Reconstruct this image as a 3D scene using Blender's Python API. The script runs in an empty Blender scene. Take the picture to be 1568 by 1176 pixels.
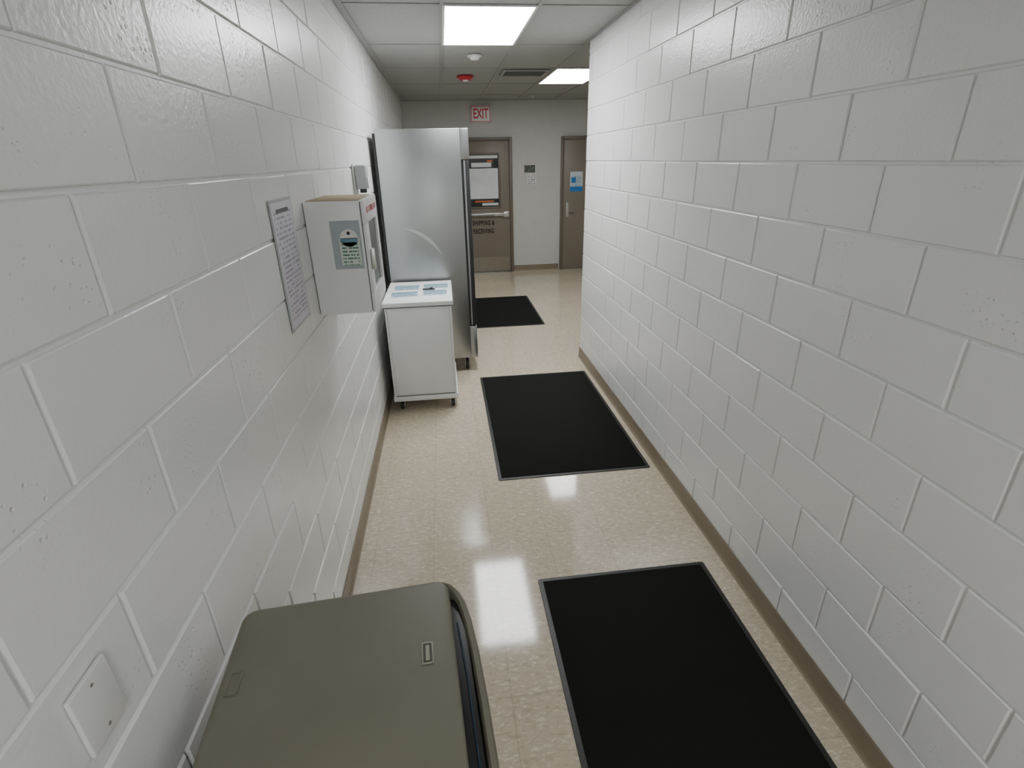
import bpy, bmesh, math, random
from mathutils import Matrix, Vector
random.seed(7)
scene = bpy.context.scene
COL = scene.collection

XL, XR, YB, YF, ZC = -0.57, 1.284, -2.6, 9.5, 2.76
YE = 4.93      # end of right block wall
XRR = 4.4      # far room right side

# ------------------------------------------------------------------ materials
def new_mat(name):
    m = bpy.data.materials.new(name); m.use_nodes = True
    nt = m.node_tree
    return m, nt, nt.nodes['Principled BSDF']

def mat(name, col, rough=0.5, metal=0.0, spec=0.5, noise=0.0, nscale=8.0, bump=0.0, bscale=120.0, coat=0.0, trans=0.0, alpha=1.0):
    m, nt, b = new_mat(name)
    b.inputs['Base Color'].default_value = (*col, 1)
    b.inputs['Roughness'].default_value = rough
    b.inputs['Metallic'].default_value = metal
    b.inputs['Specular IOR Level'].default_value = spec
    b.inputs['Coat Weight'].default_value = coat
    b.inputs['Transmission Weight'].default_value = trans
    b.inputs['Alpha'].default_value = alpha
    tc = nt.nodes.new('ShaderNodeTexCoord')
    if noise > 0:
        n = nt.nodes.new('ShaderNodeTexNoise'); n.inputs['Scale'].default_value = nscale; n.inputs['Detail'].default_value = 2
        nt.links.new(tc.outputs['Object'], n.inputs['Vector'])
        r = nt.nodes.new('ShaderNodeMapRange')
        r.inputs[1].default_value = 0.3; r.inputs[2].default_value = 0.7
        r.inputs[3].default_value = 1 - noise; r.inputs[4].default_value = 1 + noise
        nt.links.new(n.outputs['Fac'], r.inputs[0])
        mx = nt.nodes.new('ShaderNodeVectorMath'); mx.operation = 'SCALE'
        mx.inputs[0].default_value = col
        nt.links.new(r.outputs[0], mx.inputs['Scale'])
        nt.links.new(mx.outputs[0], b.inputs['Base Color'])
    if bump > 0:
        n = nt.nodes.new('ShaderNodeTexNoise'); n.inputs['Scale'].default_value = bscale; n.inputs['Detail'].default_value = 2
        nt.links.new(tc.outputs['Object'], n.inputs['Vector'])
        bp = nt.nodes.new('ShaderNodeBump'); bp.inputs['Distance'].default_value = bump; bp.inputs['Strength'].default_value = 1.0
        nt.links.new(n.outputs['Fac'], bp.inputs['Height'])
        nt.links.new(bp.outputs[0], b.inputs['Normal'])
    return m

def mth(nt, op, a, b=None, c=None):
    n = nt.nodes.new('ShaderNodeMath'); n.operation = op
    for i, v in enumerate((a, b, c)):
        if v is None: continue
        if isinstance(v, (int, float)): n.inputs[i].default_value = v
        else: nt.links.new(v, n.inputs[i])
    return n.outputs[0]

def mat_block():
    m, nt, b = new_mat('painted_block')
    geo = nt.nodes.new('ShaderNodeNewGeometry')
    P = geo.outputs['Position']
    def noise(s, d):
        n = nt.nodes.new('ShaderNodeTexNoise'); n.inputs['Scale'].default_value = s; n.inputs['Detail'].default_value = d
        nt.links.new(P, n.inputs['Vector']); return n.outputs['Fac']
    v = nt.nodes.new('ShaderNodeTexVoronoi'); v.inputs['Scale'].default_value = 64
    nt.links.new(P, v.inputs['Vector'])
    pit = nt.nodes.new('ShaderNodeMapRange'); pit.interpolation_type = 'SMOOTHSTEP'
    pit.inputs[1].default_value = 0.05; pit.inputs[2].default_value = 0.26; pit.inputs[3].default_value = 1; pit.inputs[4].default_value = 0
    nt.links.new(v.outputs['Distance'], pit.inputs[0])
    msk = nt.nodes.new('ShaderNodeMapRange'); msk.inputs[1].default_value = 0.54; msk.inputs[2].default_value = 0.70
    nt.links.new(noise(5.5, 1), msk.inputs[0])
    pits = mth(nt, 'MULTIPLY', pit.outputs[0], msk.outputs[0])
    h = mth(nt, 'MULTIPLY', noise(80, 2), 0.5)
    h = mth(nt, 'SUBTRACT', h, mth(nt, 'MULTIPLY', pits, 1.2))
    bp = nt.nodes.new('ShaderNodeBump'); bp.inputs['Distance'].default_value = 0.0020; bp.inputs['Strength'].default_value = 0.9
    nt.links.new(h, bp.inputs['Height']); nt.links.new(bp.outputs[0], b.inputs['Normal'])
    b.inputs['Base Color'].default_value = (0.79, 0.795, 0.785, 1)
    b.inputs['Roughness'].default_value = 0.27
    return m

def mat_floor():
    m, nt, b = new_mat('vct_floor')
    geo = nt.nodes.new('ShaderNodeNewGeometry'); P = geo.outputs['Position']
    s = nt.nodes.new('ShaderNodeSeparateXYZ'); nt.links.new(P, s.inputs[0])
    T = 0.3048
    u = mth(nt, 'DIVIDE', mth(nt, 'SUBTRACT', s.outputs[0], 0.13), T)
    w = mth(nt, 'DIVIDE', mth(nt, 'SUBTRACT', s.outputs[1], 1.643), T)
    fu = mth(nt, 'ABSOLUTE', mth(nt, 'SUBTRACT', mth(nt, 'FRACT', mth(nt, 'ADD', u, 50.0)), 0.5))
    fw = mth(nt, 'ABSOLUTE', mth(nt, 'SUBTRACT', mth(nt, 'FRACT', mth(nt, 'ADD', w, 50.0)), 0.5))
    edge = mth(nt, 'GREATER_THAN', mth(nt, 'MAXIMUM', fu, fw), 0.4955)
    cid = nt.nodes.new('ShaderNodeCombineXYZ')
    nt.links.new(mth(nt, 'FLOOR', u), cid.inputs[0]); nt.links.new(mth(nt, 'FLOOR', w), cid.inputs[1])
    wn = nt.nodes.new('ShaderNodeTexWhiteNoise'); wn.noise_dimensions = '2D'; nt.links.new(cid.outputs[0], wn.inputs['Vector'])
    mp = nt.nodes.new('ShaderNodeMapping'); nt.links.new(P, mp.inputs[0]); mp.inputs['Rotation'].default_value = (0, 0, 0.6); mp.inputs['Scale'].default_value = (1, 2.1, 1)
    n1 = nt.nodes.new('ShaderNodeTexNoise'); n1.inputs['Scale'].default_value = 34; n1.inputs['Detail'].default_value = 2; n1.inputs['Distortion'].default_value = 0.8
    nt.links.new(mp.outputs[0], n1.inputs['Vector'])
    r = nt.nodes.new('ShaderNodeValToRGB'); e = r.color_ramp.elements
    e[0].position = 0.30; e[0].color = (0.45, 0.385, 0.28, 1)
    e[1].position = 0.68; e[1].color = (0.70, 0.64, 0.52, 1)
    x = e.new(0.42); x.color = (0.52, 0.455, 0.345, 1)
    x = e.new(0.58); x.color = (0.55, 0.485, 0.37, 1)
    nt.links.new(n1.outputs['Fac'], r.inputs[0])
    k = mth(nt, 'MULTIPLY_ADD', wn.outputs['Value'], 0.05, 0.97)
    k = mth(nt, 'SUBTRACT', k, mth(nt, 'MULTIPLY', edge, 0.25))
    sc = nt.nodes.new('ShaderNodeVectorMath'); sc.operation = 'SCALE'
    nt.links.new(r.outputs[0], sc.inputs[0]); nt.links.new(k, sc.inputs['Scale'])
    nt.links.new(sc.outputs[0], b.inputs['Base Color'])
    n2 = nt.nodes.new('ShaderNodeTexNoise'); n2.inputs['Scale'].default_value = 22; n2.inputs['Detail'].default_value = 1
    nt.links.new(P, n2.inputs['Vector'])
    hh = mth(nt, 'SUBTRACT', n2.outputs['Fac'], mth(nt, 'MULTIPLY', edge, 0.9))
    bp = nt.nodes.new('ShaderNodeBump'); bp.inputs['Distance'].default_value = 0.0004; bp.inputs['Strength'].default_value = 0.14
    nt.links.new(hh, bp.inputs['Height']); nt.links.new(bp.outputs[0], b.inputs['Normal'])
    b.inputs['Roughness'].default_value = 0.085
    b.inputs['Specular IOR Level'].default_value = 0.5
    return m

def mat_steel(name, col=(0.50, 0.51, 0.51), rough=0.30):
    m, nt, b = new_mat(name)
    b.inputs['Metallic'].default_value = 1; b.inputs['Base Color'].default_value = (*col, 1)
    tc = nt.nodes.new('ShaderNodeTexCoord'); mp = nt.nodes.new('ShaderNodeMapping'); mp.inputs['Scale'].default_value = (6, 6, 700)
    nt.links.new(tc.outputs['Object'], mp.inputs[0])
    n = nt.nodes.new('ShaderNodeTexNoise'); n.inputs['Scale'].default_value = 1; n.inputs['Detail'].default_value = 2
    nt.links.new(mp.outputs[0], n.inputs['Vector'])
    nt.links.new(mth(nt, 'MULTIPLY_ADD', n.outputs['Fac'], 0.12, rough - 0.06), b.inputs['Roughness'])
    return m

def mat_text(name, paper, ink, col_axis, w, h, rows, wscale=90, thr=0.47, rough=0.3):
    m, nt, b = new_mat(name)
    tc = nt.nodes.new('ShaderNodeTexCoord'); s = nt.nodes.new('ShaderNodeSeparateXYZ'); nt.links.new(tc.outputs['Object'], s.inputs[0])
    row_axis = 1 if col_axis == 3 else 2
    c = s.outputs[0 if col_axis == 3 else col_axis]; rr = s.outputs[row_axis]
    t = mth(nt, 'MULTIPLY', mth(nt, 'ADD', rr, 5.0), rows / h)
    ln = mth(nt, 'LESS_THAN', mth(nt, 'FRACT', t), 0.48)
    cb = nt.nodes.new('ShaderNodeCombineXYZ')
    nt.links.new(mth(nt, 'MULTIPLY', c, wscale), cb.inputs[0]); nt.links.new(mth(nt, 'MULTIPLY', mth(nt, 'FLOOR', t), 7.31), cb.inputs[1])
    n = nt.nodes.new('ShaderNodeTexNoise'); n.inputs['Scale'].default_value = 1; n.inputs['Detail'].default_value = 1
    nt.links.new(cb.outputs[0], n.inputs['Vector'])
    f = mth(nt, 'MULTIPLY', ln, mth(nt, 'GREATER_THAN', n.outputs['Fac'], thr))
    f = mth(nt, 'MULTIPLY', f, mth(nt, 'LESS_THAN', mth(nt, 'ABSOLUTE', c), w * 0.42))
    f = mth(nt, 'MULTIPLY', f, mth(nt, 'LESS_THAN', mth(nt, 'ABSOLUTE', rr), h * 0.44))
    mx = nt.nodes.new('ShaderNodeMix'); mx.data_type = 'RGBA'
    mx.inputs[6].default_value = (*paper, 1); mx.inputs[7].default_value = (*ink, 1)
    nt.links.new(f, mx.inputs[0]); nt.links.new(mx.outputs[2], b.inputs['Base Color'])
    b.inputs['Roughness'].default_value = rough
    return m

def mat_emit(name, strength):
    m, nt, b = new_mat(name)
    b.inputs['Base Color'].default_value = (0.9, 0.9, 0.9, 1)
    b.inputs['Emission Color'].default_value = (0.98, 0.99, 1.0, 1)
    b.inputs['Emission Strength'].default_value = strength
    return m

def mat_mat():
    m, nt, b = new_mat('mat_carpet')
    b.inputs['Roughness'].default_value = 0.95; b.inputs['Specular IOR Level'].default_value = 0.10
    geo = nt.nodes.new('ShaderNodeNewGeometry')
    n = nt.nodes.new('ShaderNodeTexNoise'); n.inputs['Scale'].default_value = 220; nt.links.new(geo.outputs['Position'], n.inputs['Vector'])
    r = nt.nodes.new('ShaderNodeValToRGB'); r.color_ramp.elements[0].color = (0.004, 0.005, 0.004, 1); r.color_ramp.elements[1].color = (0.019, 0.020, 0.018, 1)
    nt.links.new(n.outputs['Fac'], r.inputs[0]); nt.links.new(r.outputs[0], b.inputs['Base Color'])
    return m

M = {}
M['block'] = mat_block(); M['floor'] = mat_floor()
M['drywall'] = mat('drywall_paint', (0.56, 0.565, 0.535), 0.55, noise=0.02, bump=0.0005, bscale=90)
M['tile'] = mat('ceiling_tile', (0.40, 0.405, 0.385), 0.95, noise=0.06, nscale=60, bump=0.002, bscale=140)
M['tbar'] = mat('ceiling_tbar', (0.36, 0.36, 0.345), 0.5)
M['cove'] = mat('cove_base', (0.23, 0.19, 0.135), 0.45, noise=0.06, nscale=5)
M['steel'] = mat_steel('stainless', (0.40, 0.41, 0.41), 0.34)
M['steel_dark'] = mat_steel('stainless_dark', (0.34, 0.35, 0.34), 0.35)
M['black'] = mat('black_plastic', (0.015, 0.015, 0.016), 0.45, noise=0.1)
M['blackgloss'] = mat('black_glass', (0.02, 0.022, 0.024), 0.08, noise=0.1)
M['white'] = mat('white_enamel', (0.82, 0.835, 0.83), 0.32, noise=0.015)
M['whitematte'] = mat('white_plastic', (0.75, 0.75, 0.73), 0.5, noise=0.02)
M['plate'] = mat('painted_cover_plate', (0.72, 0.72, 0.70), 0.35, noise=0.02)
M['gapshade_print'] = mat('gap_shade_and_print', (0.08, 0.08, 0.08), 0.7, noise=0.05)  # dark colour painted as shade in gaps; also prints the sheet header
M['taupe'] = mat('taupe_door_paint', (0.21, 0.18, 0.14), 0.42, noise=0.04, nscale=3)
M['taupe2'] = mat('taupe_frame_paint', (0.15, 0.125, 0.095), 0.42, noise=0.04)
M['kick'] = mat('kick_plate', (0.30, 0.27, 0.22), 0.3, metal=0.7, noise=0.05)
M['chrome'] = mat('satin_metal', (0.62, 0.62, 0.60), 0.3, metal=0.9, noise=0.03)
M['red'] = mat('sign_red', (0.62, 0.03, 0.05), 0.4, noise=0.03)
M['ink'] = mat('lettering_black', (0.008, 0.006, 0.005), 0.7, spec=0.2, noise=0.05)
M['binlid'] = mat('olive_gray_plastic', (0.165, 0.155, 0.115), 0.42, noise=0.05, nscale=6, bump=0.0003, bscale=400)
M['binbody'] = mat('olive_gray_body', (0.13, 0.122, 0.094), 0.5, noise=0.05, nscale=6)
M['recess_tone'] = mat('recess_tone', (0.10, 0.095, 0.075), 0.6, noise=0.2, nscale=60)  # darker mottled tone for the latch recess
M['mat'] = mat_mat(); M['matedge'] = mat('mat_rubber_edge', (0.024, 0.025, 0.024), 0.5, noise=0.1)
M['rubber'] = mat('caster_rubber', (0.03, 0.03, 0.03), 0.6, noise=0.1)
M['emit'] = mat_emit('light_diffuser', 28.0)
M['emit_far'] = mat_emit('light_diffuser_far', 20.0)
M['emit_back_added'] = mat_emit('added_back_diffuser', 22.0)  # for the added panel behind the camera
M['tan'] = mat('tan_card', (0.42, 0.33, 0.20), 0.7, noise=0.08, nscale=20)
M['glassclear'] = mat('clear_sleeve', (0.38, 0.43, 0.45), 0.15, noise=0.05)
M['blue'] = mat('blue_print', (0.03, 0.20, 0.50), 0.4, noise=0.05)
M['teal'] = mat('teal_print', (0.13, 0.28, 0.36), 0.3, noise=0.1, nscale=40)
M['cable'] = mat('dark_blue_edge', (0.02, 0.045, 0.07), 0.4, noise=0.1)
M['orange'] = mat('orange_print', (0.65, 0.16, 0.04), 0.5, noise=0.1)
M['film'] = mat('frosted_film', (0.72, 0.76, 0.76), 0.4, noise=0.08, nscale=4)
M['photo'] = mat('photo_print', (0.10, 0.11, 0.10), 0.3, noise=0.8, nscale=30)
M['smudge'] = mat('steel_wipe_mark', (0.54, 0.55, 0.54), 0.5, metal=1.0, noise=0.05)
M['greyplastic'] = mat('grey_plastic', (0.42, 0.44, 0.45), 0.25, noise=0.05)
M['latch'] = mat('latch_plastic', (0.33, 0.32, 0.26), 0.4, noise=0.05)

# ------------------------------------------------------------------ helpers
def empty(name, loc=(0, 0, 0), rotz=0.0):
    e = bpy.data.objects.new(name, None); e.location = loc; e.rotation_euler = (0, 0, rotz)
    e.empty_display_size = 0.1; COL.objects.link(e); return e

def finish(name, bm, center, material, parent, rot=None, smooth=False):
    me = bpy.data.meshes.new(name); bmesh.ops.recalc_face_normals(bm, faces=bm.faces[:]); bm.to_mesh(me); bm.free()
    if smooth:
        for p in me.polygons: p.use_smooth = True
        try: me.set_sharp_from_angle(angle=math.radians(40))
        except Exception: pass
    me.materials.append(material)
    o = bpy.data.objects.new(name, me); COL.objects.link(o)
    if parent: o.parent = parent
    o.location = center
    if rot: o.rotation_euler = rot
    return o

def box(name, x0, x1, y0, y1, z0, z1, material, parent=None, bev=0.0, seg=2, rv=0.0, rot=None, local=False):
    c = Vector(((x0+x1)/2, (y0+y1)/2, (z0+z1)/2)); sx, sy, sz = abs(x1-x0), abs(y1-y0), abs(z1-z0)
    bm = bmesh.new(); bmesh.ops.create_cube(bm, size=1.0)
    bmesh.ops.scale(bm, vec=(sx, sy, sz), verts=bm.verts)
    if rv > 0:
        es = [e for e in bm.edges if abs(e.verts[0].co.z - e.verts[1].co.z) > sz*0.5]
        bmesh.ops.bevel(bm, geom=es, offset=rv, segments=6, affect='EDGES', profile=0.5)
        if bev > 0:
            es = [e for e in bm.edges if abs(e.verts[0].co.z - e.verts[1].co.z) < 1e-6]
            bmesh.ops.bevel(bm, geom=es, offset=bev, segments=seg+2, affect='EDGES', profile=0.5)
    elif bev > 0:
        bmesh.ops.bevel(bm, geom=bm.edges[:], offset=bev, segments=seg, affect='EDGES', profile=0.5)
    loc = c if (local or parent is None) else c - parent.location
    return finish(name, bm, loc, material, parent, rot, smooth=(bev > 0 or rv > 0))

def cyl(name, c, r, depth, axis, material, parent=None, r2=None, seg=28, local=False, bev=0.0):
    bm = bmesh.new(); bmesh.ops.create_cone(bm, cap_ends=True, segments=seg, radius1=r, radius2=r if r2 is None else r2, depth=depth)
    if bev > 0:
        es = [e for e in bm.edges if abs(e.verts[0].co.z - e.verts[1].co.z) < 1e-6]
        bmesh.ops.bevel(bm, geom=es, offset=bev, segments=3, affect='EDGES')
    if axis == 'X': bmesh.ops.rotate(bm, matrix=Matrix.Rotation(math.pi/2, 3, 'Y'), verts=bm.verts)
    if axis == 'Y': bmesh.ops.rotate(bm, matrix=Matrix.Rotation(math.pi/2, 3, 'X'), verts=bm.verts)
    c = Vector(c); loc = c if (local or parent is None) else c - parent.location
    return finish(name, bm, loc, material, parent, smooth=True)

def text(name, body, size, c, rot, material, parent, extrude=0.0008, bold=0.0, sx=1.0, spacing=1.0):
    cu = bpy.data.curves.new(name+'_cu', 'FONT'); cu.body = body; cu.size = size; cu.extrude = extrude; cu.offset = bold
    cu.align_x = 'CENTER'; cu.align_y = 'CENTER'; cu.space_character = spacing
    t = bpy.data.objects.new(name+'_t', cu); COL.objects.link(t)
    bpy.context.view_layer.update(); dg = bpy.context.evaluated_depsgraph_get()
    me = bpy.data.meshes.new_from_object(t.evaluated_get(dg)); me.name = name
    bpy.data.objects.remove(t); me.materials.clear(); me.materials.append(material)
    o = bpy.data.objects.new(name, me); COL.objects.link(o); o.parent = parent
    o.location = Vector(c) - parent.location; o.rotation_euler = rot; o.scale = (sx, 1, 1)
    return o

def tube(name, pts, r, material, parent, local=False):
    cu = bpy.data.curves.new(name, 'CURVE'); cu.dimensions = '3D'; cu.bevel_depth = r; cu.bevel_resolution = 4
    sp = cu.splines.new('POLY'); sp.points.add(len(pts)-1)
    off = Vector((0, 0, 0)) if local else parent.location
    for i, p in enumerate(pts): sp.points[i].co = (*(Vector(p)-off), 1)
    cu.use_fill_caps = True
    t = bpy.data.objects.new(name+'_c', cu); COL.objects.link(t)
    bpy.context.view_layer.update(); dg = bpy.context.evaluated_depsgraph_get()
    me = bpy.data.meshes.new_from_object(t.evaluated_get(dg)); me.name = name
    bpy.data.objects.remove(t); me.materials.clear(); me.materials.append(material)
    for p in me.polygons: p.use_smooth = True
    o = bpy.data.objects.new(name, me); COL.objects.link(o); o.parent = parent
    return o

# ------------------------------------------------------------------ room shell
def block_wall(name, xs, side, y0, y1, off_even, off_odd, thick=0.2):
    H, L, J, C, D = 0.2032, 0.4064, 0.0024, 0.0040, 0.0075
    bm = bmesh.new()
    def quad(a, b, c, d): bm.faces.new((a, b, c, d))
    xa, xb = xs - side*D, xs - side*thick
    vs = [bm.verts.new((x, y, z)) for x in (xa, xb) for y in (y0, y1) for z in (0, ZC+0.05)]
    for f in ((0,1,3,2), (4,5,7,6), (0,1,5,4), (2,3,7,6), (0,2,6,4), (1,3,7,5)): quad(*[vs[i] for i in f])
    for r in range(-1, 15):
        za, zb = max(r*H + 0.02, 0.0), min((r+1)*H + 0.02, ZC+0.05)
        if zb - za < 0.015: continue
        off = off_even if r % 2 == 0 else off_odd
        k = math.floor((y0 - off)/L)
        while off + k*L < y1:
            ya, yb = max(off+k*L, y0), min(off+(k+1)*L, y1); k += 1
            if yb - ya < 0.02: continue
            jt = random.uniform(-0.0016, 0.0); jr = [random.uniform(-0.0012, 0.0) for _ in range(4)]
            j = [random.uniform(0, 0.0026) for _ in range(4)]
            o4 = [(ya+J+j[0], za+J+j[1]), (yb-J-j[2], za+J+j[1]), (yb-J-j[2], zb-J-j[3]), (ya+J+j[0], zb-J-j[3])]
            i4 = [(o4[0][0]+C, o4[0][1]+C), (o4[1][0]-C, o4[1][1]+C), (o4[2][0]-C, o4[2][1]-C), (o4[3][0]+C, o4[3][1]-C)]
            m4 = [((a[0]*.65+b[0]*.35), (a[1]*.65+b[1]*.35)) for a, b in zip(o4, i4)]
            O = [bm.verts.new((xs - side*D*1.0, y, z)) for y, z in o4]
            Mv = [bm.verts.new((xs + side*(jt - D*0.35), y, z)) for y, z in m4]
            I = [bm.verts.new((xs + side*(jt+jr[q]), y, z)) for q, (y, z) in enumerate(i4)]
            for q in range(4):
                quad(O[q], O[(q+1) % 4], Mv[(q+1) % 4], Mv[q]); quad(Mv[q], Mv[(q+1) % 4], I[(q+1) % 4], I[q])
            quad(*I)
    return finish(name, bm, (0, 0, 0), M['block'], None)

block_wall('wall_left', XL, +1, YB, YF, 0.12, 0.32)
block_wall('wall_right', XR, -1, YB, YE, 0.28, 0.07)
box('floor', XL-0.2, XRR+0.2, YB-0.2, YF+0.2, -0.12, 0, M['floor'])
box('wall_far', XL, XRR, YF, YF+0.18, 0, ZC+0.05, M['drywall'])
box('wall_back', XL, XR, YB-0.18, YB, 0, ZC+0.05, M['drywall'])
box('wall_side_room', XRR, XRR+0.18, YE-0.2, YF, 0, ZC+0.05, M['drywall'])
box('wall_return', XR+0.2, XRR, YE-0.2, YE, 0, ZC+0.05, M['drywall'])

ceil = empty('ceiling', (0, 0, ZC))
box('tiles', XL-0.15, XRR+0.15, YB-0.15, YF+0.15, ZC+0.006, ZC+0.06, M['tile'], ceil)
GX0, GY0, PX, PY = 0.07, 3.88, 0.61, 1.22
gx = [GX0 + i*PX for i in range(-1, 8)]
for i, x in enumerate(gx):
    if x < XL + 0.02 or x > XRR: continue
    box('tee_long_%d' % i, x-0.012, x+0.012, YB, YF, ZC-0.002, ZC+0.006, M['tbar'], ceil)
i = 0; y = GY0 - 5*PY
while y < YF:
    if y > YB:
        box('tee_cross_%d' % i, XL, XRR if y > YE else XR, y-0.012, y+0.012, ZC-0.001, ZC+0.006, M['tbar'], ceil)
    y += PY; i += 1
box('edge_angle_left', XL, XL+0.022, YB, YF, ZC-0.003, ZC+0.006, M['tbar'], ceil)
box('edge_angle_right', XR-0.022, XR, YB, YE, ZC-0.003, ZC+0.006, M['tbar'], ceil)
box('edge_angle_far', XL, XRR, YF-0.022, YF, ZC-0.003, ZC+0.006, M['tbar'], ceil)

def baseboard(name, pts, n):
    x0, y0, x1, y1 = pts; prof = [(0, 0), (0.016, 0), (0.010, 0.006), (0.006, 0.02), (0.005, 0.096), (0.003, 0.1), (0, 0.1)]
    bm = bmesh.new(); A = []; B = []
    for d, z in prof:
        A.append(bm.verts.new((x0+n[0]*d, y0+n[1]*d, z))); B.append(bm.verts.new((x1+n[0]*d, y1+n[1]*d, z)))
    for q in range(len(prof)):
        p = (q+1) % len(prof); bm.faces.new((A[q], A[p], B[p], B[q]))
    bm.faces.new(A); bm.faces.new(B)
    return finish(name, bm, (0, 0, 0), M['cove'], None)
baseboard('baseboard_left', (XL, YB, XL, YF), (1, 0))
baseboard('baseboard_right', (XR, YB, XR, YE), (-1, 0))
baseboard('baseboard_far', (1.2, YF, 2.02, YF), (0, -1))
baseboard('baseboard_far_left', (XL, YF, 0.17, YF), (0, -1))
baseboard('baseboard_far_right', (3.1, YF, XRR, YF), (0, -1))
baseboard('baseboard_side_room', (XRR, YE, XRR, YF), (-1, 0))

# ------------------------------------------------------------------ ceiling lights
def troffer(x0, y0, em):
    x1, y1 = x0+PX, y0+PY
    e = empty('ceiling_light_panel', ((x0+x1)/2, (y0+y1)/2, ZC))
    f = 0.02
    z0, z1 = ZC-0.005, ZC+0.004
    box('frame_left', x0+0.004, x0+f, y0, y1, z0, z1, M['whitematte'], e, 0.001)
    box('frame_right', x1-f, x1-0.004, y0, y1, z0, z1, M['whitematte'], e, 0.001)
    box('frame_near', x0+f, x1-f, y0, y0+f, z0, z1, M['whitematte'], e, 0.001)
    box('frame_far', x0+f, x1-f, y1-f, y1, z0, z1, M['whitematte'], e, 0.001)
    box('diffuser', x0+f, x1-f, y0+f, y1-f, ZC-0.003, ZC+0.003, em, e)
troffer(GX0, GY0, M['emit'])
troffer(GX0+2*PX, GY0+2*PY, M['emit_far'])
troffer(GX0, GY0-5*PY, M['emit_back_added'])  # unseen panel behind the camera, added to brighten the near walls

e = empty('smoke_detector', (0.37, 5.55, ZC))
cyl('base', (0.37, 5.55, ZC-0.008), 0.065, 0.016, 'Z', M['whitematte'], e, bev=0.003)
cyl('sensor_head', (0.37, 5.55, ZC-0.028), 0.035, 0.026, 'Z', M['whitematte'], e, r2=0.05, bev=0.003)
e = empty('fire_alarm_strobe', (0.34, 6.85, ZC))
cyl('base', (0.34, 6.85, ZC-0.01), 0.095, 0.018, 'Z', M['red'], e, bev=0.004)
cyl('speaker_ring', (0.34, 6.85, ZC-0.03), 0.06, 0.024, 'Z', M['red'], e, r2=0.085, bev=0.004)
box('strobe_lens', 0.31, 0.37, 6.80, 6.84, ZC-0.06, ZC-0.035, M['white'], e, 0.006)
e = empty('ceiling_air_vent', (0.985, 6.62, ZC))
box('frame_near', 0.73, 1.24, 6.40, 6.43, ZC-0.012, ZC, M['tbar'], e, 0.002)
box('frame_far', 0.73, 1.24, 6.82, 6.85, ZC-0.012, ZC, M['tbar'], e, 0.002)
box('frame_left', 0.73, 0.76, 6.43, 6.82, ZC-0.012, ZC, M['tbar'], e, 0.002)
box('frame_right', 1.21, 1.24, 6.43, 6.82, ZC-0.012, ZC, M['tbar'], e, 0.002)
box('duct_opening', 0.76, 1.21, 6.43, 6.82, ZC-0.0025, ZC, M['black'], e)
for k in range(6):
    yy = 6.46 + k*0.066
    box('louver_%d' % k, 0.76, 1.21, yy-0.018, yy+0.006, ZC-0.012, ZC-0.009, M['tbar'], e, rot=(0.15, 0, 0))
e = empty('sprinkler_head', (1.45, 8.9, ZC))
cyl('escutcheon', (1.45, 8.9, ZC-0.004), 0.035, 0.008, 'Z', M['whitematte'], e)
cyl('head', (1.45, 8.9, ZC-0.022), 0.012, 0.03, 'Z', M['chrome'], e, r2=0.018)

# ------------------------------------------------------------------ floor mats
def floor_mat(x0, x1, y0, y1):
    e = empty('floor_mat', ((x0+x1)/2, (y0+y1)/2, 0))
    box('rubber_border', x0, x1, y0, y1, 0.0005, 0.005, M['matedge'], e, 0.0015, rv=0.012)
    box('carpet_field', x0+0.022, x1-0.022, y0+0.022, y1-0.022, 0.004, 0.009, M['mat'], e, 0.0015)
floor_mat(0.33, 1.17, 0.40, 1.915)
floor_mat(0.228, 1.23, 2.787, 4.51)
floor_mat(0.22, 1.14, 6.08, 7.57)

# ------------------------------------------------------------------ doors on far wall
def door(name, x0, x1, ztop=2.165):
    e = empty(name, ((x0+x1)/2, YF, 0))
    f = 0.052
    box('frame_left', x0-f, x0, YF-0.05, YF, 0, ztop+f, M['taupe2'], e, 0.003)
    box('frame_right', x1, x1+f, YF-0.05, YF, 0, ztop+f, M['taupe2'], e, 0.003)
    box('frame_top', x0, x1, YF-0.05, YF, ztop, ztop+f, M['taupe2'], e, 0.003)
    box('leaf', x0+0.003, x1-0.003, YF-0.03, YF-0.001, 0.006, ztop-0.003, M['taupe'], e, 0.002)
    return e
d = door('door_1', 0.228, 1.14)
wx0, wx1, wz0, wz1 = 0.44, 0.955, 1.132, 1.955
yl = YF-0.03
for nm, a in (('l', (wx0-.03, wx0, wz0-.03, wz1+.03)), ('r', (wx1, wx1+.03, wz0-.03, wz1+.03)), ('b', (wx0, wx1, wz0-.03, wz0)), ('t', (wx0, wx1, wz1, wz1+.03))):
    box('window_bead_'+nm, a[0], a[1], yl-0.012, yl, a[2], a[3], M['taupe2'], d, 0.002)
box('window_glass', wx0, wx1, yl-0.004, yl, wz0, wz1, M['blackgloss'], d)
box('window_film', wx0+0.01, wx1-0.01, yl-0.006, yl-0.004, wz0+0.13, wz1-0.21, M['film'], d)
box('window_light_strip', wx0+0.01, wx1-0.01, yl-0.006, yl-0.004, wz1-0.055, wz1-0.01, M['film'], d)
box('window_light_band', wx0+0.06, wx1-0.12, yl-0.006, yl-0.004, wz1-0.19, wz1-0.12, M['film'], d)
box('window_orange_tag', wx1-0.19, wx1-0.10, yl-0.006, yl-0.004, wz1-0.11, wz1-0.085, M['orange'], d)
box('window_orange_tag_low', wx0+0.10, wx0+0.42, yl-0.006, yl-0.004, wz0+0.075, wz0+0.10, M['orange'], d)
box('window_white_tag_low', wx0+0.22, wx0+0.50, yl-0.006, yl-0.004, wz0+0.02, wz0+0.06, M['film'], d)
box('panic_bar_rail', 0.30, 1.07, yl-0.05, yl-0.001, 0.975, 1.025, M['chrome'], d, 0.006)
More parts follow.
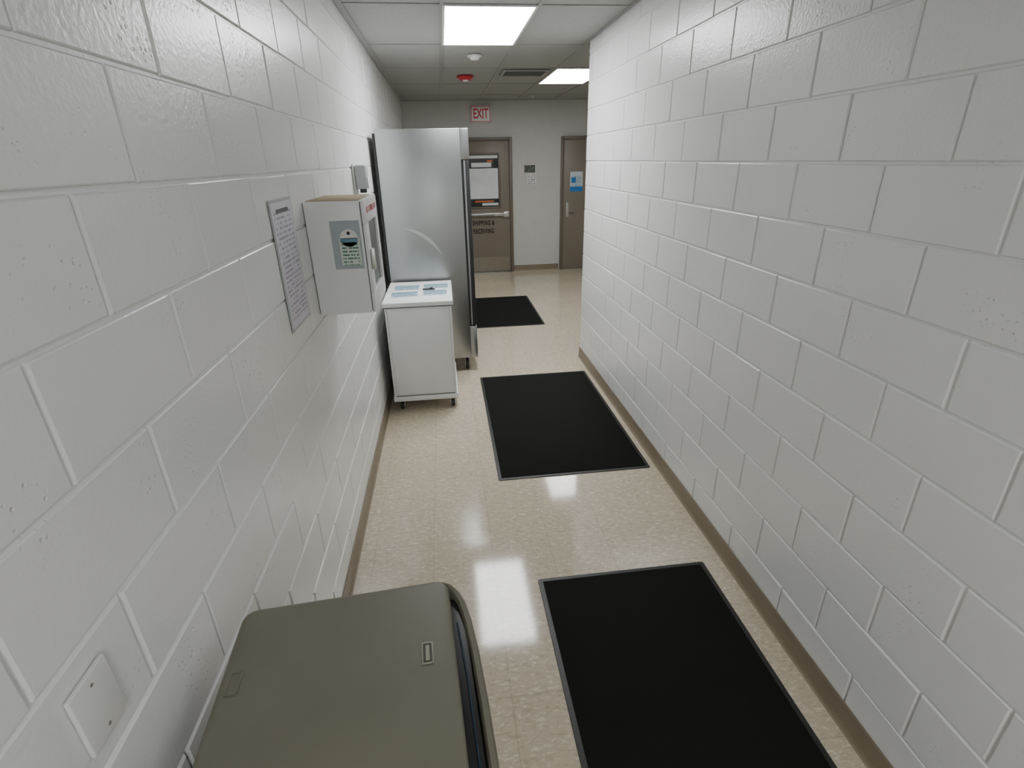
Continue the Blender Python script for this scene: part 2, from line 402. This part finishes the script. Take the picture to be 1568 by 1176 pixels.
box('panic_bar_push', 0.36, 0.86, yl-0.075, yl-0.05, 0.98, 1.02, M['steel_dark'], d, 0.006)
box('panic_bar_latch', 1.02, 1.12, yl-0.06, yl-0.001, 0.955, 1.045, M['chrome'], d, 0.008)
box('kick_plate', 0.25, 1.12, yl-0.003, yl, 0.02, 0.27, M['kick'], d)
text('lettering_shipping', 'SHIPPING &', 0.112, (0.668, yl-0.002, 0.86), (math.pi/2, 0, 0), M['ink'], d, bold=0.0022, sx=0.60, spacing=1.12)
text('lettering_receiving', 'RECEIVING', 0.112, (0.668, yl-0.002, 0.72), (math.pi/2, 0, 0), M['ink'], d, bold=0.0022, sx=0.60, spacing=1.12)
box('threshold', 0.23, 1.14, YF-0.09, YF-0.05, 0.0, 0.010, M['steel_dark'], d, 0.002)
d = door('door_2', 2.085, 3.0)
box('handle_plate', 2.14, 2.19, yl-0.008, yl, 0.92, 1.16, M['chrome'], d, 0.003)
cyl('lever_spindle', (2.165, yl-0.03, 1.02), 0.012, 0.05, 'Y', M['chrome'], d)
tube('lever', [(2.165, yl-0.055, 1.02), (2.21, yl-0.058, 1.02), (2.28, yl-0.055, 1.015)], 0.010, M['chrome'], d)
M['notice'] = mat_text('notice_print', (0.60, 0.68, 0.74), (0.12, 0.22, 0.40), 0, 0.2, 0.2, 8, 60)
box('notice_paper', 2.20, 2.42, yl-0.004, yl-0.001, 1.34, 1.66, M['notice'], d)
box('notice_blue_band', 2.20, 2.42, yl-0.005, yl-0.004, 1.34, 1.42, M['blue'], d)
box('notice_blue_square', 2.22, 2.30, yl-0.005, yl-0.004, 1.48, 1.57, M['blue'], d)

e = empty('exit_sign', (0.69, YF, 2.56))
box('housing', 0.525, 0.855, YF-0.05, YF-0.001, 2.435, 2.685, M['white'], e, 0.008)
box('face_border', 0.535, 0.845, YF-0.053, YF-0.049, 2.445, 2.675, M['red'], e, 0.001)
box('face', 0.545, 0.835, YF-0.055, YF-0.052, 2.455, 2.665, M['white'], e, 0.001)
text('lettering', 'EXIT', 0.20, (0.69, YF-0.056, 2.56), (math.pi/2, 0, 0), M['red'], e, bold=0.004, sx=0.60)

e = empty('wall_photo', (1.49, YF, 1.72))
box('print', 1.40, 1.59, YF-0.004, YF-0.001, 1.66, 1.78, M['photo'], e)
box('print_border', 1.395, 1.595, YF-0.0025, YF-0.0005, 1.655, 1.785, M['whitematte'], e)
M['note'] = mat_text('note_print', (0.76, 0.76, 0.74), (0.18, 0.18, 0.18), 0, 0.16, 0.18, 6, 50)
e = empty('wall_note', (1.52, YF, 1.55))
box('sheet', 1.45, 1.61, YF-0.003, YF-0.001, 1.47, 1.645, M['note'], e)
box('sheet_corner_tape', 1.50, 1.54, YF-0.004, YF-0.003, 1.635, 1.65, M['film'], e)

# ------------------------------------------------------------------ stainless refrigerator
e = empty('stainless_refrigerator', (-0.19, 5.07, 0))
fx0, fx1, fy0, fy1 = -0.535, 0.165, 4.70, 5.45
box('back_panel', fx0, fx0+0.022, fy0+0.004, fy1, 0.14, 2.09, M['black'], e, 0.003)
box('cabinet', fx0+0.022, fx1, fy0, fy1, 0.14, 2.12, M['steel'], e, 0.004)
box('header_panel', fx1, fx1+0.070, fy0, fy1, 1.885, 2.12, M['steel'], e, 0.006)
box('door_gasket', fx1, fx1+0.018, fy0+0.015, fy1-0.015, 0.46, 1.88, M['black'], e)
box('door', fx1+0.018, fx1+0.034, fy0+0.002, fy1-0.002, 0.46, 1.878, M['steel'], e, 0.004)
box('door_frame_front', fx1+0.034, fx1+0.066, fy0+0.002, fy1-0.002, 0.46, 1.878, M['black'], e, 0.006)
box('base_grille', fx1, fx1+0.065, fy0, fy1, 0.14, 0.45, M['steel'], e, 0.005)
for k in range(5):
    box('grille_slot_%d' % k, fx1+0.064, fx1+0.067, fy0+0.08, fy1-0.08, 0.20+k*0.045, 0.215+k*0.045, M['black'], e)
def caster(parent, x, y, r, top, tag):
    cyl('caster_wheel_'+tag, (x, y, r+0.0005), r, 0.028, 'X', M['rubber'], parent, bev=0.004)
    cyl('caster_hub_'+tag, (x, y, r+0.0005), r*0.4, 0.036, 'X', M['chrome'], parent)
    box('caster_fork_a_'+tag, x-0.021, x-0.017, y-r*0.5, y+r*0.5, r*0.8, top, M['chrome'], parent, 0.001)
    box('caster_fork_b_'+tag, x+0.017, x+0.021, y-r*0.5, y+r*0.5, r*0.8, top, M['chrome'], parent, 0.001)
    box('caster_plate_'+tag, x-0.03, x+0.03, y-0.03, y+0.03, top-0.006, top+0.002, M['chrome'], parent, 0.001)
for k, (x, y) in enumerate(((fx0+0.09, fy0+0.08), (fx1-0.04, fy0+0.08), (fx0+0.09, fy1-0.08), (fx1-0.04, fy1-0.08))):
    caster(e, x, y, 0.055, 0.14, str(k))
bm = bmesh.new(); prev = None
cx, cz, R = -0.44, 0.92, 0.44
for k in range(33):
    a = math.radians(78 - k*1.6); w = 0.014*math.sin(math.pi*k/32)+0.0008
    p = [bm.verts.new((cx+(R-w)*math.cos(a), 0, cz+(R-w)*math.sin(a))), bm.verts.new((cx+(R+w)*math.cos(a), 0, cz+(R+w)*math.sin(a)))]
    if prev: bm.faces.new((prev[0], prev[1], p[1], p[0]))
    prev = p
finish('wipe_mark', bm, Vector((0, fy0-0.0006, 0)) - e.location, M['smudge'], e)

# ------------------------------------------------------------------ white cabinet on casters
e = empty('white_rolling_cabinet', (-0.25, 4.27, 0))
cx0, cx1, cy0, cy1 = -0.508, 0.012, 3.91, 4.64
box('body', cx0+0.01, cx1-0.01, cy0+0.012, cy1, 0.10, 0.862, M['white'], e, 0.004)
box('front_panel', cx0+0.028, cx1-0.028, cy0+0.006, cy0+0.013, 0.145, 0.845, M['white'], e, 0.002)
box('base_rail', cx0, cx1, cy0, cy1, 0.085, 0.128, M['white'], e, 0.006)
box('groove', cx0+0.016, cx1-0.016, cy0+0.010, cy0+0.014, 0.128, 0.134, M['gapshade_print'], e)
box('corner_post_left', cx0+0.008, cx0+0.022, cy0+0.004, cy0+0.014, 0.128, 0.86, M['white'], e, 0.002)
box('corner_post_right', cx1-0.022, cx1-0.008, cy0+0.004, cy0+0.014, 0.128, 0.86, M['white'], e, 0.002)
box('lid_gap_shade', cx0+0.006, cx1-0.006, cy0+0.006, cy1-0.004, 0.86, 0.868, M['gapshade_print'], e)  # dark strip stands in for the shade under the lid
box('lid', cx0-0.006, cx1+0.006, cy0-0.006, cy1+0.004, 0.868, 0.905, M['white'], e, 0.008, 3)
for k, (x, y) in enumerate(((cx0+0.06, cy0+0.05), (cx1-0.045, cy0+0.05), (cx0+0.06, cy1-0.06), (cx1-0.045, cy1-0.06))):
    caster(e, x, y, 0.034, 0.086, str(k))
M['sheet1'] = mat_text('lid_sheet_print', (0.42, 0.56, 0.64), (0.05, 0.14, 0.22), 3, 0.24, 0.2, 7, 50, 0.42, 0.2)
for nm, x, y, w, h, r in (('laminated_sheet', -0.36, 4.17, 0.22, 0.175, 0.05), ('laminated_sheet', -0.355, 4.40, 0.22, 0.175, 0.0), ('laminated_sheet', -0.12, 4.19, 0.20, 0.17, -0.04), ('laminated_sheet', -0.115, 4.42, 0.22, 0.175, 0.03)):
    s = empty(nm, (x, y, 0.905), r)
    box('sheet', -w/2, w/2, -h/2, h/2, 0.0004, 0.0016, M['white'], s, local=True)
    box('print', -w/2+.008, w/2-.008, -h/2+.008, h/2-.008, 0.0016, 0.0022, M['sheet1'], s, local=True)
    box('print_band', -w/2+.01, w/2-.01, h/2-.055, h/2-.015, 0.0022, 0.0027, M['teal'], s, local=True)
e = empty('black_label_holder', (-0.17, 4.30, 0.9075))
box('base', -0.05, 0.05, -0.018, 0.018, 0.0008, 0.007, M['blackgloss'], e, 0.002, local=True)
cyl('clip', (0.02, 0.0, 0.011), 0.012, 0.01, 'Z', M['black'], e, local=True)

# ------------------------------------------------------------------ AED cabinet on left wall
e = empty('defibrillator_wall_cabinet', (-0.45, 2.53, 1.5))
ax0, ax1, ay0, ay1, az0, az1 = XL+0.001, -0.345, 2.31, 2.745, 1.265, 1.737
box('case', ax0, ax1, ay0, ay1, az0, az1, M['white'], e, 0.004)
box('door_reveal', ax1, ax1+0.003, ay0+0.006, ay1-0.006, az0+0.006, az1-0.006, M['gapshade_print'], e)
box('door_rail_top', ax1+0.003, ax1+0.017, ay0+0.002, ay1-0.002, az1-0.095, az1-0.002, M['white'], e, 0.003)
box('door_rail_bottom', ax1+0.003, ax1+0.017, ay0+0.002, ay1-0.002, az0+0.002, az0+0.085, M['white'], e, 0.003)
box('door_stile_near', ax1+0.003, ax1+0.017, ay0+0.002, ay0+0.09, az0+0.085, az1-0.095, M['white'], e, 0.003)
box('door_stile_far', ax1+0.003, ax1+0.017, ay1-0.07, ay1-0.002, az0+0.085, az1-0.095, M['white'], e, 0.003)
box('door_window', ax1+0.003, ax1+0.008, ay0+0.09, ay1-0.07, az0+0.085, az1-0.095, M['blackgloss'], e)
box('door_handle', ax1+0.017, ax1+0.035, ay0+0.025, ay0+0.05, 1.45, 1.54, M['chrome'], e, 0.005)
text('door_lettering', 'AED  DEFIBRILLATOR', 0.036, (ax1+0.0175, (ay0+ay1)/2, az1-0.045), (math.pi/2, 0, math.pi/2), M['red'], e, extrude=0.0002, bold=0.0, sx=0.95)
box('top_card', ax0+0.01, ax1-0.004, ay0+0.01, ay1-0.03, az1, az1+0.003, M['tan'], e, 0.001)
box('label_sleeve', -0.475, -0.355, ay0-0.002, ay0-0.0002, 1.462, 1.66, M['glassclear'], e)
M['tag'] = mat_text('inspection_tag_print', (0.62, 0.68, 0.60), (0.08, 0.22, 0.14), 0, 0.08, 0.13, 9, 130, 0.44)
box('inspection_tag', -0.445, -0.362, ay0-0.0035, ay0-0.002, 1.478, 1.59, M['tag'], e)
cyl('inspection_tag_top', (-0.4035, ay0-0.00275, 1.59), 0.036, 0.0015, 'Y', M['whitematte'], e)
cyl('inspection_tag_hole', (-0.4035, ay0-0.0038, 1.61), 0.007, 0.001, 'Y', M['black'], e)
box('inspection_tag_band', -0.44, -0.367, ay0-0.0045, ay0-0.0035, 1.573, 1.588, M['teal'], e)

M['poster'] = mat_text('notice_sheet_print', (0.66, 0.63, 0.70), (0.34, 0.31, 0.40), 1, 0.25, 0.43, 26, 75, 0.47, 0.25)
e = empty('wall_notice_sheet', (XL, 2.005, 1.545))
box('sleeve', XL+0.0008, XL+0.003, 1.87, 2.14, 1.32, 1.77, M['greyplastic'], e)
box('sheet', XL+0.003, XL+0.0045, 1.88, 2.13, 1.33, 1.760, M['poster'], e)
box('header', XL+0.0045, XL+0.0052, 1.93, 2.08, 1.725, 1.738, M['gapshade_print'], e)

e = empty('hand_sanitizer_dispenser', (XL, 3.76, 1.77))
box('back_plate', XL-0.0015, XL+0.012, 3.70, 3.82, 1.68, 1.87, M['whitematte'], e, 0.003)
box('housing', XL+0.012, XL+0.085, 3.705, 3.815, 1.72, 1.865, M['greyplastic'], e, 0.012, 3)
box('nozzle', XL+0.03, XL+0.07, 3.74, 3.78, 1.695, 1.72, M['black'], e, 0.003)
box('push_lever', XL+0.085, XL+0.092, 3.72, 3.80, 1.72, 1.79, M['whitematte'], e, 0.003)

e = empty('blank_wall_plate', (XL, 0.6, 1.14))
box('plate', XL-0.0006, XL+0.008, 0.558, 0.642, 1.082, 1.20, M['plate'], e, 0.003, 3)
cyl('screw_top', (XL+0.0083, 0.60, 1.183), 0.003, 0.0015, 'X', M['chrome'], e)
cyl('screw_bottom', (XL+0.0083, 0.60, 1.099), 0.003, 0.0015, 'X', M['chrome'], e)

# ------------------------------------------------------------------ lidded bin in the foreground
e = empty('rolling_waste_bin', (-0.262, 0.663, 0), math.radians(4))
Z = 0.95
def tapered(name, hx0, hy0, z0, hx1, hy1, z1, r, material, parent):
    bm = bmesh.new(); rings = []
    for hx, hy, z in ((hx0, hy0, z0), (hx1, hy1, z1)):
        ring = []
        for sx, sy, a0 in ((1, 1, 0), (-1, 1, 90), (-1, -1, 180), (1, -1, 270)):
            for q in range(7):
                a = math.radians(a0 + q*15)
                ring.append(bm.verts.new((sx*(hx-r)+r*math.cos(a), sy*(hy-r)+r*math.sin(a), z)))
        rings.append(ring)
    n = len(rings[0])
    for q in range(n): bm.faces.new((rings[0][q], rings[0][(q+1) % n], rings[1][(q+1) % n], rings[1][q]))
    bm.faces.new(rings[0]); bm.faces.new(rings[1])
    return finish(name, bm, (0, 0, 0), material, parent, smooth=True)
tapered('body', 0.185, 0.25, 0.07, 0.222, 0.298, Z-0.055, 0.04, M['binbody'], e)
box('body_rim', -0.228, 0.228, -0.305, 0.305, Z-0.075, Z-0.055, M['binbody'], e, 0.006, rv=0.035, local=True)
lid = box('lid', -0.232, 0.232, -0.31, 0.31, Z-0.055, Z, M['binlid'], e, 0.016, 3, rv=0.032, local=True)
box('lid_side_gap_shade', 0.222, 0.262, -0.28, 0.272, Z-0.12, Z-0.035, M['black'], e, 0.004, local=True)  # solid black fill painted as the shade inside the side gap
def rail():
    bm = bmesh.new()
    outline = [(0.215, 0.308, Z-0.016), (0.232, 0.300, Z-0.018), (0.247, 0.280, Z-0.022), (0.258, 0.25, Z-0.026), (0.266, 0.20, Z-0.03), (0.272, 0.12, Z-0.032), (0.275, 0.0, Z-0.033), (0.275, -0.28, Z-0.033)]
    prev = None
    for x, y, z in outline:
        w = 0.009
        r = [bm.verts.new((x-w, y, z-0.002)), bm.verts.new((x-w*0.5, y, z+0.004)), bm.verts.new((x+w*0.5, y, z+0.004)), bm.verts.new((x+w, y, z-0.002)), bm.verts.new((x+w*0.6, y, z-0.16)), bm.verts.new((x-w, y, z-0.16))]
        if prev:
            for q in range(6): bm.faces.new((prev[q], prev[(q+1) % 6], r[(q+1) % 6], r[q]))
        else: bm.faces.new(r)
        prev = r
    bm.faces.new(prev)
    return finish('side_rail', bm, (0, 0, 0), M['binlid'], e, smooth=True)
rail()
tube('side_cable', [(0.243, 0.20, Z-0.034), (0.250, 0.05, Z-0.033), (0.252, -0.25, Z-0.033)], 0.002, M['cable'], e, local=True)
for k, (lx, ly) in enumerate(((0.174, 0.106), (-0.200, 0.116))):
    w, h = 0.012, 0.026
    mm = M['latch'] if k == 0 else M['binlid']
    box('latch_rim_a_%d' % k, lx-w, lx-w+0.003, ly-h, ly+h, Z-0.0005, Z+0.0022, mm, e, 0.0007, local=True)
    box('latch_rim_b_%d' % k, lx+w-0.003, lx+w, ly-h, ly+h, Z-0.0005, Z+0.0022, mm, e, 0.0007, local=True)
    box('latch_rim_c_%d' % k, lx-w, lx+w, ly+h-0.003, ly+h, Z-0.0005, Z+0.0022, mm, e, 0.0007, local=True)
    box('latch_rim_d_%d' % k, lx-w, lx+w, ly-h, ly-h+0.003, Z-0.0005, Z+0.0022, mm, e, 0.0007, local=True)
    box('latch_recess_%d' % k, lx-w+0.003, lx+w-0.003, ly-h+0.003, ly+h-0.003, Z-0.0002, Z+0.0004, M['recess_tone'] if k == 0 else M['binlid'], e, local=True)
    if k == 0: box('latch_tab', lx-0.004, lx+0.004, ly-0.018, ly+0.018, Z, Z+0.002, M['latch'], e, 0.0007, local=True)
for k, (x, y) in enumerate(((-0.14, -0.19), (0.14, -0.19), (-0.14, 0.19), (0.14, 0.19))):
    cyl('wheel_%d' % k, (x, y, 0.0405), 0.04, 0.03, 'X', M['rubber'], e, local=True, bev=0.004)
    box('wheel_fork_%d' % k, x-0.022, x+0.022, y-0.018, y+0.018, 0.045, 0.072, M['steel_dark'], e, 0.002, local=True)

# ------------------------------------------------------------------ world, camera
w = bpy.data.worlds.new('World'); scene.world = w; w.use_nodes = True
w.node_tree.nodes['Background'].inputs[0].default_value = (0.6, 0.65, 0.7, 1)
w.node_tree.nodes['Background'].inputs[1].default_value = 0.05

cam = bpy.data.cameras.new('camera'); co = bpy.data.objects.new('camera', cam); COL.objects.link(co)
cam.sensor_width = 36; cam.sensor_fit = 'HORIZONTAL'; cam.lens = 796/1568*36; cam.clip_start = 0.02
Y = Vector((-0.1248, 0.3917, -0.9116)).normalized()
Zv = Vector((-0.0199, 0.9178, 0.3966)); Zv = (Zv - Y*Zv.dot(Y)).normalized()
X = Y.cross(Zv)
R = Matrix((X, Y, Zv)).to_4x4()
co.matrix_world = Matrix.Translation((0, 0, 1.88)) @ R
scene.camera = co
